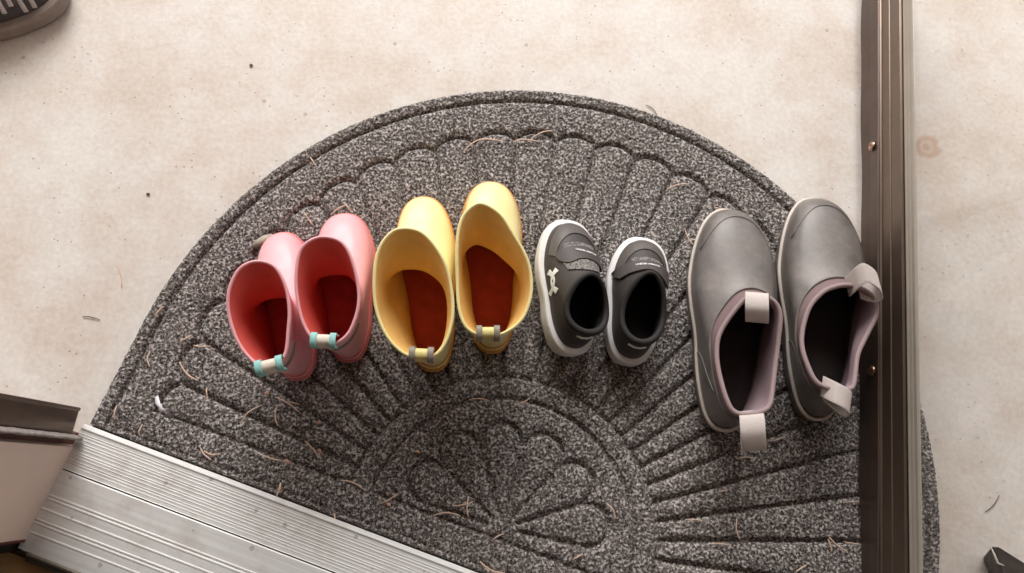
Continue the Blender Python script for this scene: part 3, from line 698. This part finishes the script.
def sneaker(name, label, cat, group, heel, toe, wf, wh, skew, rx, ry, sc=1.0, strap=True, mats=None, side=1, H=.062, logo=True, zlift=0, rimdef=None):
    blk, mid, capm, strapm = mats or (BLK, MIDW, CAPM, STRAP)
    z0 = MATZ if strap else .001; F = Foot(at(*heel, .015), at(*toe, .02), z0 + zlift); e = F.empty(name); e.rotation_euler = (rx, ry, F.a); tag(e, label, cat, group)
    L = F.L; sole = foot_outline(L, wf, wh, skew, .74, .80); zs = .017 * sc
    S0 = resample(sole, NS); cen = np.array([L * .5, skew * .05 * L])
    lay = [(.93, 0), (.99, .0012 * sc), (1.02, .006 * sc), (1.0, .009 * sc), (1.025, .013 * sc), (1.02, zs), (.99, zs + .0010 * sc)]
    def mz(z, x): return z * (1 + .45 * max(0, 1 - x / (L * .5))) if z > .001 * sc else z
    SV = np.array([[[*(cen + (p - cen) * [1 + (k - 1) * .7, k]), mz(z, p[0])] for p in S0] for k, z in lay]); grid_mesh('midsole', SV, mid, e, True, True)
    yo = lambda x: skew * (x / L - .35) ** 2 * L
    x0, x1, rw = rimdef or (.09, .60, .40)
    rim = []
    for i in range(24):
        th = 2 * PI * i / 24; x = L * ((x0 + x1) / 2 + (x1 - x0) / 2 * math.cos(th)); w = wh * rw * (1 - .18 * math.cos(th)); rim.append((x, w * math.sin(th) + yo(x)))
    front = [(0, 0, 0), (.08, -.01, .10), (.16, .05, .24), (.25, .14, .36), (.36, .30, .46), (.48, .48, .56), (.60, .66, .66), (.72, .81, .76), (.84, .92, .86), (1, 1, 1)]
    back = [(0, .02, 0), (.15, .0, .12), (.35, .12, .34), (.55, .38, .56), (.75, .68, .76), (.9, .9, .92), (1, 1, 1)]
    up = [(cen[0] + (x - cen[0]) * .945, y * .87) for x, y in sole]
    dz = lambda t: (.006 * math.cos(2 * PI * t) + .004 * math.cos(4 * PI * t)) * sc
    V = loft(up, rim, zs - .002 * sc, H, front, back, 34, dz); N = grid_normals(V)
    for i in range(34):
        V[i, :, 2] += .45 * .017 * sc * np.maximum(0, 1 - V[i, :, 0] / (L * .5)) * (1 - i / 33)
    grid_mesh('upper', V, blk, e)
    Vi = (V - N * .003 * sc)[5:]; Vi[:, :, 2] = np.maximum(Vi[:, :, 2], zs + .003 + .45 * .017 * sc * np.maximum(0, 1 - Vi[:, :, 0] / (L * .5))); grid_mesh('lining', Vi[::-1], BLK_IN, e)
    I = resample([(cen[0] + (x - cen[0]) * .90, y * .84) for x, y in sole], NS); c2 = I.mean(axis=0)
    IV = np.array([[[*(c2 + (p - c2) * k), zs + z] for p in I] for k, z in ((1, .002), (.98, .004), (.05, .0045))]); IV[:, :, 2] += .45 * .017 * sc * np.maximum(0, 1 - IV[:, :, 0] / (L * .5)); grid_mesh('insole', IV, BLK_IN, e, False, True)
    # padded collar: fat at the heel
    C = V[-1] - N[-1] * .001; rad = [(.0026 + .0014 * (.5 - .5 * math.cos(2 * PI * k / NS))) * sc for k in range(NS)]
    tube('padded_collar', C, .004, COLLAR, e, 10, True, rad)
    bv = bvh_of(V); dn = Vector((0, 0, -1)); hi = .30
    fr = ((0, 0, 0), (1, 0, 0), (0, 1, 0), (0, 0, -1))
    sg = side                                      # side: +1 strap end / logo on +y side
    # toe overlay (mudguard) as a horseshoe
    P = []; 
    for i in range(25):
        a = math.radians(-78 + 156 * i / 24); P.append((L * .60 + L * .360 * math.cos(a) ** .9, yo(L * .85) + wf * .405 * math.sin(a)))
    Q = []
    for i in range(25):
        a = math.radians(78 - 156 * i / 24); Q.append((L * .60 + L * .255 * math.cos(a) ** .9, yo(L * .85) + wf * .345 * math.sin(a)))
    drape('toe_overlay', P + Q, bv, fr, .0002, .0009 * sc, capm, e, .003 * sc)
    if strap:
        # vamp panel edge under the strap, with perforation-like lace holes
        hl = [(L * .745 + wf * .06 * math.cos(a), yo(L * .72) + wf * .24 * math.sin(a)) for a in [PI * (-.5 + i / 12) for i in range(13)]] + [(L * .715 + wf * .0 * math.cos(a), yo(L * .72) + wf * .24 * math.sin(a)) for a in [PI * (.5 - i / 12) for i in range(13)]]
        drape('vamp_stitching', hl, bv, fr, .0003, .0006, KNIT, e, .002)
        # knit tongue between strap and opening
        tg = [(L * .70, -wf * .20), (L * .70, wf * .20), (L * .60, wf * .23), (L * .545, wf * .20), (L * .53, 0), (L * .545, -wf * .20), (L * .60, -wf * .23)]
        if x1 < .58: drape('tongue', [(x, y * 1.2 + yo(L * .6)) for x, y in tg], bv, fr, .0003, .0012, KNIT, e, .003)
        # hook and loop strap crossing the instep, rounded end
        st = []; w2 = L * .052
        fe = .22 if sg > 0 else .34
        path = [(L * .61, -sg * wf * .405), (L * .655, -sg * wf * .30), (L * .685, -sg * wf * .05), (L * .675, sg * wf * fe * .55), (L * .655, sg * wf * fe)]
        path = [Vector((x, y + yo(L * .66), 0)) for x, y in path]; dense = []
        for i in range(len(path) - 1):
            for k in range(6): dense.append(path[i].lerp(path[i + 1], k / 6))
        dense.append(path[-1])
        for _ in range(3): dense = [dense[0]] + [(dense[i - 1] + dense[i] * 2 + dense[i + 1]) / 4 for i in range(1, len(dense) - 1)] + [dense[-1]]
        Lf, Rt = [], []
        for i, p in enumerate(dense):
            t = (dense[min(i + 1, len(dense) - 1)] - dense[max(i - 1, 0)]).normalized(); nn = Vector((-t.y, t.x, 0)); ww = w2 * (.8 + .35 * i / len(dense)); Lf.append(p + nn * ww); Rt.append(p - nn * ww)
        t = (dense[-1] - dense[-2]).normalized(); nn = Vector((-t.y, t.x, 0)); capp = [dense[-1] + nn * ww * math.cos(a) + t * ww * .9 * math.sin(a) for a in [PI * i / 10 for i in range(1, 10)]]
        poly = [(p.x, p.y) for p in Lf + capp + Rt[::-1]]
        sp_ = drape('strap', poly, bv, fr, .0012, .0016, strapm, e, .0025); sp_['label'] = 'charcoal hook-and-loop strap over the instep'
        # white wordmark printed along the strap
        cu = bpy.data.curves.new('wordmark', 'FONT'); cu.body = 'UNDER ARMOUR'; cu.size = .0031; cu.align_x = 'CENTER'; cu.align_y = 'CENTER'; cu.offset = .00008; cu.resolution_u = 2
        to = bpy.data.objects.new('wordmark', cu); COL.objects.link(to); dg = bpy.context.evaluated_depsgraph_get(); me = bpy.data.meshes.new_from_object(to.evaluated_get(dg))
        bpy.data.objects.remove(to, do_unlink=True)
        c = dense[len(dense) // 2 + (0 if sg > 0 else 1)]; t = (dense[len(dense) // 2 + 2] - dense[len(dense) // 2 - 4]).normalized()
        if t.y > 0: t = -t
        nn = Vector((-t.y, t.x, 0)); vs = []
        for v in me.vertices:
            q = c + t * v.co.x + nn * (v.co.y + w2 * .1); h_, hn, _, _ = bv.ray_cast(Vector((q.x, q.y, .3)), Vector((0, 0, -1))); hn = (hn if hn.z > 0 else -hn) if h_ else Vector((0, 0, 1)); vs.append((h_ if h_ else q) + hn * .0036)
        mesh_obj('strap_lettering', vs, [tuple(p.vertices) for p in me.polygons], LOGO, sp_)
        if logo:
            build_logo(e, bv, L, wf, sg, yo, sc)
        # heel pull tab and reflective dash
        k = NS // 2; p = Vector(V[24, k] + N[24, k] * .0012)
        vs = []; 
        for kk in (-3, -1, 1, 3):
            for r_ in (24, 26): vs.append(Vector(V[r_, k + kk] + N[r_, k + kk] * .0012))
        fs = [(0, 1, 3, 2), (2, 3, 5, 4), (4, 5, 7, 6)]
        o = mesh_obj('heel_dash', vs, fs, LOGO, e, True); s = o.modifiers.new('s', 'SOLIDIFY'); s.thickness = .0008; o['label'] = 'white dash on the heel'
    return e, F, bv, yo, L, V, N
def build_logo(e, bv, L, wf, sg, yo, sc):
    """two interlocking arches, upright and inverted, projected on the outer side of the shoe"""
    # frame on the side: x across the logo = up the shoe, y = along the shoe
    o = Vector((L * (.485 if sg > 0 else .50), sg * wf * .385 + yo(L * .5), .036)); dr_ = Vector((0, -sg * .62, -.78)).normalized()
    ey = Vector((1, 0, 0)); ex = dr_.cross(ey).normalized()
    s = .0062
    def arch(sign):
        n = 20; C = []
        for i in range(n + 1):
            t = -1 + 2 * i / n; C.append((sign * (-.0020 + .0078 * abs(t) ** 1.9), t * .0125))
        top, bot = [], []
        for i, (x, y) in enumerate(C):
            a, b = C[max(i - 1, 0)], C[min(i + 1, n)]; dx, dy = b[0] - a[0], b[1] - a[1]; l = math.hypot(dx, dy); nx, ny = -dy / l, dx / l
            hw = .0010 + .0021 * abs(-1 + 2 * i / n) ** 1.7; top.append((x + nx * hw, y + ny * hw)); bot.append((x - nx * hw, y - ny * hw))
        return top + bot[::-1]
    for sign in (1, -1):
        l = drape('logo', arch(sign), bv, (o, ex, ey, dr_), .0003, .0005, LOGO, e, .0016, False); l['label'] = 'white interlocking arches emblem'
R_ = math.radians
sneaker('sneaker', 'black toddler sneaker with white midsole and emblem, leaning beside the yellow boot', 'sneaker', 'pair of black toddler sneakers', (564, 358), (562, 226), .076, .064, 0, R_(17), 0, side=1, zlift=.0095, rimdef=(.10, .50, .38))
sneaker('sneaker', 'black toddler sneaker with white midsole, nearer the grey ankle boots', 'sneaker', 'pair of black toddler sneakers', (624, 366), (642, 241), .073, .062, 0, R_(2), 0, side=-1, rimdef=(.11, .62, .38))

# adult trainer at the top left corner, mostly outside the picture
AM = (simple('charcoal_knit', srgb(70, 64, 64), .8, 0, .3, 160), simple('grey_tan_sole', srgb(140, 126, 116), .7, 0, .15, 50), simple('charcoal_toe', srgb(84, 76, 74), .7, 0, .2, 120), STRAP)
tdir = Vector((1, .22, 0)).normalized(); tip = at(63, -17, .02); hp = tip - tdir * .29
def px_of(p):
    c = RC.T @ (np.array(p) - np.array([0, 0, CAMH])); return (CX + FPX * c[0] / -c[2], CY - FPX * c[1] / -c[2])
e_, F_, bv_, yo_, L_, V_, N_ = sneaker('trainer', 'dark grey adult trainer with pale laces standing on the concrete, cut off by the corner', 'shoe', None,
    px_of((hp.x, hp.y, .015)), px_of((tip.x, tip.y, .02)), .118, .084, 0, 0, 0, sc=1.25, strap=False, mats=AM, H=.092, rimdef=(.08, .44, .38))
LACE = simple('pale_lace', srgb(196, 186, 186), .8, 0, .1, 300)
for q in range(6):
    x = L_ * (.90 - q * .034); pts = []
    for i in range(15):
        t = -1 + 2 * i / 14; r = bv_.ray_cast(Vector((x + .004 * t, -.014 + t * .030, .3)), Vector((0, 0, -1)))[0]
        if r: pts.append(r + Vector((0, 0, .0025)))
    if len(pts) > 3: tube('lace', pts, .0032, LACE, e_, 8, flat=.5)

# dark wedge on the concrete behind the door, bottom right corner
def wedge():
    e = empty('wedge_block', at(1015, 570, 0)); e.location = (0, 0, 0)
    tag(e, 'dark pointed wedge with a pale edge on the concrete behind the glass door', 'wedge')
    top = [at(991, 546, .03), at(999, 546.5, .034), at(1024, 562, .036), at(1080, 600, .036), at(1060, 650, .036), at(1010, 620, .034), at(1000, 566, .032)]
    bot = [Vector((p.x, p.y, 0)) for p in top]
    bot = [b + (Vector((sum(p.x for p in top) / 7, sum(p.y for p in top) / 7, 0)) - b) * .38 for b in bot]
    n = 7; fs = [tuple(range(n)), tuple(range(n, 2 * n))] + [(i, (i + 1) % n, n + (i + 1) % n, n + i) for i in range(n)]
    b = mesh_obj('wedge_body', top + bot, fs, simple('dark_plastic', srgb(62, 54, 50), .5), e); m = b.modifiers.new('b', 'BEVEL'); m.width = .002; m.segments = 3
    tube('pale_edge', [at(991, 547, .031), at(994, 554, .032), at(997.5, 563, .033), at(1004, 565.5, .034)], .0011, simple('pale_edge', srgb(225, 212, 202), .5), e, 6, rad=[.0005, .0012, .0014, .0004])
wedge()

# ------------------------------------------------------------------ debris
ZN = .0138
def needle(label, pts, group, mat='needle', z=ZN, r=.00085, name='pine_needle', cat='pine needle', arch=.002):
    P = [at(x, y, z) for x, y in pts]
    if len(P) == 2:
        d = P[1] - P[0]; nn = Vector((-d.y, d.x, 0)) * random.uniform(-.10, .10); P = [P[0], P[0].lerp(P[1], .33) + nn, P[0].lerp(P[1], .67) + nn, P[1]]
    for i in range(1, len(P) - 1): P[i].z += arch * random.uniform(.1, 1)
    out = []
    for i in range(len(P) - 1):
        p0, p1, p2, p3 = P[max(i - 1, 0)], P[i], P[i + 1], P[min(i + 2, len(P) - 1)]
        for k in range(5):
            t = k / 5; out.append(.5 * ((2 * p1) + (-p0 + p2) * t + (2 * p0 - 5 * p1 + 4 * p2 - p3) * t * t + (-p0 + 3 * p1 - 3 * p2 + p3) * t ** 3))
    out.append(P[-1]); n = len(out); c = sum(out, Vector()) / n; c.z = z - .0005
    o = tube(name, [p - c for p in out], r, M[mat], None, 5, rad=[r * (.55 + .45 * math.sin(PI * min(1, (i + .8) / n))) for i in range(n)])
    o.location = c; tag(o, label, cat, group); return o
GN = 'dry pine needles fallen on the doormat'
for lab, *pts in [
    ('short upright dry needle below left of the outermost pink boot', (149.8, 351.5), (147.5, 359), (149.8, 367)),
    ('curved dry needle left of the outermost pink boot, inside a long petal', (179.4, 362), (187, 374), (198.6, 381)),
    ('dry needle on the scalloped groove, upper one of two left of the outermost pink boot', (179.4, 342), (191.7, 335)),
    ('flat dry needle just left of the outermost pink boot heel', (193.4, 345.6), (210.8, 346.3)),
    ('bowed dry needle below the pink boots, leaning to the left', (259.7, 406), (248, 413), (240.5, 423.8)),
    ('short upright dry needle below the outermost pink boot', (277, 405.6), (277.8, 425.9)),
    ('long dry needle below the outermost pink boot, slanting down a groove', (275.4, 397), (288, 403), (299.8, 412.6)),
    ('tiny dry needle touching the long needle under the pink boots', (289, 402), (299.8, 404.6)),
    ('slanting dry needle with a seed at its lower end, below the pink boots', (305, 441), (317, 454.5)),
    ('steeper of two crossing dry needles near the aluminium threshold', (200.4, 447.5), (204, 454), (211, 459.7)),
    ('flatter of two crossing dry needles near the aluminium threshold', (204, 451), (212, 454.5), (221, 453.8)),
    ('dry needle along the lowest petal groove beside a pale crumb', (259.7, 453.8), (281.7, 460.7)),
    ('dry needle in the rim groove just above the left mat corner', (116.6, 405.6), (115, 419.6)),
    ('short faint needle on the mat near its left corner', (142, 424.8), (139, 435)),
    ('dry needle in the rim groove left of the pink boots', (163.7, 306), (155, 318)),
    ('small needle crossing the second petal groove from the left corner', (206.7, 388), (208.4, 402)),
    ('horizontal dry needle on top of the inner ring, left one of two', (468.7, 400), (489.8, 401)),
    ('dry needle on top of the inner ring, right one of two', (514, 403.8), (529.7, 398)),
    ('dry needle where the inner ring meets the straight groove', (339.4, 480), (365, 490.4)),
    ('dry needle left of the inner fan, rising to the right', (380.5, 503.8), (398.8, 493)),
    ('flatter needle of the small cross left of the inner fan', (452.4, 505.9), (472.8, 501.8)),
    ('upright needle of the small cross left of the inner fan', (468.7, 496.5), (468.7, 518)),
    ('horizontal dry needle just below the small cross of needles', (433, 515.6), (460.6, 516)),
    ('short needle below the inner fan, rising to the right', (491.9, 541), (504, 534)),
    ('stout reddish dry needle at the bottom edge beside the threshold', (480, 561.5), (505, 573)),
    ('curved dry needle at the right side of the inner fan', (606.9, 503.8), (613, 510), (615, 518.9)),
    ('tiny needle at the bottom of the inner fan', (573, 559.5), (583, 554)),
    ('tiny needle standing at the mat edge by the threshold', (334.5, 514), (334.5, 521)),
    ('dry needle just under the back loop of the left grey boot', (736.8, 459), (753, 458)),
    ('dry needle in the shade below the two grey boots', (769, 441), (783.6, 436.7)),
    ('short needle on the groove below the left grey boot', (718.5, 491.6), (727.5, 489.6)),
    ('horizontal dry needle right of the inner ring', (685, 520), (702, 521)),
    ('upright bent dry needle below the left grey boot', (736.8, 519), (736, 530), (740, 540)),
    ('horizontal dry needle near the bottom, left of the upright bent one', (709.6, 544), (727.5, 545)),
    ('longest needle of the bunch beside the door bottom', (829, 537), (847.4, 551.4)),
    ('shortest needle of the bunch beside the door bottom', (828, 539), (831.5, 552)),
    ('dry needle touching the door rail below the right grey boot', (843, 502.6), (858.8, 501.4)),
    ('dry needle touching the door rail, lowest one', (844.5, 542), (858.8, 544)),
    ('dry needle at the bottom edge of the picture, near the door', (795.8, 571.7), (806.7, 564.8)),
    ('long hooked needle on the scalloped border above the yellow boots', (463.5, 152), (472, 144), (484, 139.6), (503.5, 141.5)),
    ('straw coloured needle standing off the scalloped border above the sneakers', (530.9, 138.6), (541, 133), (552.3, 130.4)),
    ('arched needle on the scalloped border above the leaning sneaker', (513, 142.5), (521, 139.6), (539.6, 141.5)),  # thin pale strand laid along the scalloped groove
    ('needle on the scalloped border above the left grey boot toe', (667, 189), (678, 185), (689.5, 184)),
    ('tiny needle between the grey boot toes and the scalloped border', (714, 207), (727.7, 209)),
    ('needle left of the left grey boot toe', (685, 229.6), (688, 238), (693, 245)),
    ('steep needle above the pink boots, left of the pair', (303.7, 212), (312.5, 224.5)),
    ('upper of two touching needles above the pink boots', (343, 202.5), (350.8, 211)),
    ('lower of two touching needles above the pink boots', (331, 215), (346, 205)),
    ('small needle in the rim groove above the pink boots', (310, 157), (315.6, 165.5)),
]: needle(lab, pts, GN)
GC = 'twigs and needles on the bare concrete'
for lab, mt, *pts in [
    ('pale thin needle on the concrete left of the mat', 'needle', (117.7, 266), (120.5, 276), (121.5, 288)),
    ('dark twig on the concrete at the far left', 'needle_dark', (82.5, 316.6), (91, 317), (100, 319.7)),
    ('dark twig on the concrete above the mat rim', 'needle_dark', (646, 105), (657, 115)),
    ('thin twig on the concrete behind the glass, near the dark wedge', 'needle_dark', (985, 512), (999.5, 495)),
]: needle(lab, pts, GC, mt, .0012, .0006, 'twig', 'twig', .0005)
needle('pale fibre strand hanging over the mat edge by the threshold', [(280.6, 483), (280, 489), (276.6, 495.6)], None, 'needle', .0125, .0013, 'fibre_strand', 'fibre strand')
needle('pale curled fibre on the mat edge right of the door', [(919, 400), (918.5, 407), (926, 414)], None, 'lint', .010, .0009, 'fibre_curl', 'fibre')
def blob(name, label, cat, group, px, py, z, r, mat, sx=1.0, sy=.6, sz=.5, rz=0.0):
    bm = bmesh.new(); bmesh.ops.create_icosphere(bm, subdivisions=2, radius=r)
    for v in bm.verts:
        k = 1 + .35 * (random.random() - .5); v.co = Vector((v.co.x * sx * k, v.co.y * sy * k, v.co.z * sz * k))
    me = bpy.data.meshes.new(name); bm.to_mesh(me); bm.free(); me.materials.append(M[mat]); me.polygons.foreach_set('use_smooth', [True] * len(me.polygons))
    o = bpy.data.objects.new(name, me); COL.objects.link(o); p = at(px, py, z); o.location = p; o.rotation_euler.z = rz; tag(o, label, cat, group); return o
for lab, x, y in [('seed husk at the upper end of the long needle under the pink boots', 267, 393), ('orange seed husk below the pink boots, largest of them', 319, 422),
                  ('seed husk at the lower end of a slanting needle', 319.7, 451), ('pale seed husk beside the needle in the lowest petal groove', 287.6, 462),
                  ('seed husk on the inner fan tip left of centre', 418, 452), ('seed husk under the needle left of the inner fan', 388.6, 504.6)]:
    blob('seed_husk', lab, 'seed husk', 'seed husks on the doormat', x, y, ZN, .0022, 'seed', 1.2, .8, .6, random.random() * 3)
blob('crumb', 'white crumb on the mat between the inner ring and the left grey boot', 'crumb', None, 660.5, 439.6, ZN, .0019, 'lint')
blob('pebble', 'small dark pebble on the concrete above the mat, upper left', 'pebble', None, 251, 65, .0012, .0022, 'needle_dark', 1, .8, .6)
blob('pebble', 'tiny brown pebble on the concrete left of the mat rim', 'pebble', None, 148, 194, .0012, .0022, 'needle_dark', 1, .8, .6)
# white lint smear in the petal tip at the left, and a grey wisp of leaf by the pink boots
def flake(name, label, cat, px, z, mat, amp):
    P = [at(x, y, z) for x, y in px]; c = sum(P, Vector()) / len(P); c.z = z; n = len(P)
    vs = [p - c for p in P] + [Vector((0, 0, amp))]; vs = [v + Vector((0, 0, random.uniform(-.3, .6) * amp)) for v in vs]
    o = mesh_obj(name, vs, [(i, (i + 1) % n, n) for i in range(n)], M[mat], None, True)
    m = o.modifiers.new('s', 'SOLIDIFY'); m.thickness = .0006; o.location = c; tag(o, label, cat); return o
flake('lint', 'white lint tuft in the petal tip nearest the left mat corner', 'lint', [(155.5, 397), (158, 395), (159, 401), (162, 404), (163, 408), (168, 411), (173, 414), (168, 415), (163, 412), (160, 413), (158, 407), (155, 404)], .0120, 'lint', .0012)
M['leafy'] = simple('dry_leaf', srgb(170, 158, 144), .8, 0, .2, 200)
flake('dry_leaf', 'dry grey leaf scrap tucked against the toe of the outermost pink boot', 'leaf', [(251, 246), (256, 240), (263, 235), (272, 234), (276, 237), (270, 242), (262, 246), (255, 248)], .0135, 'leafy', .003)
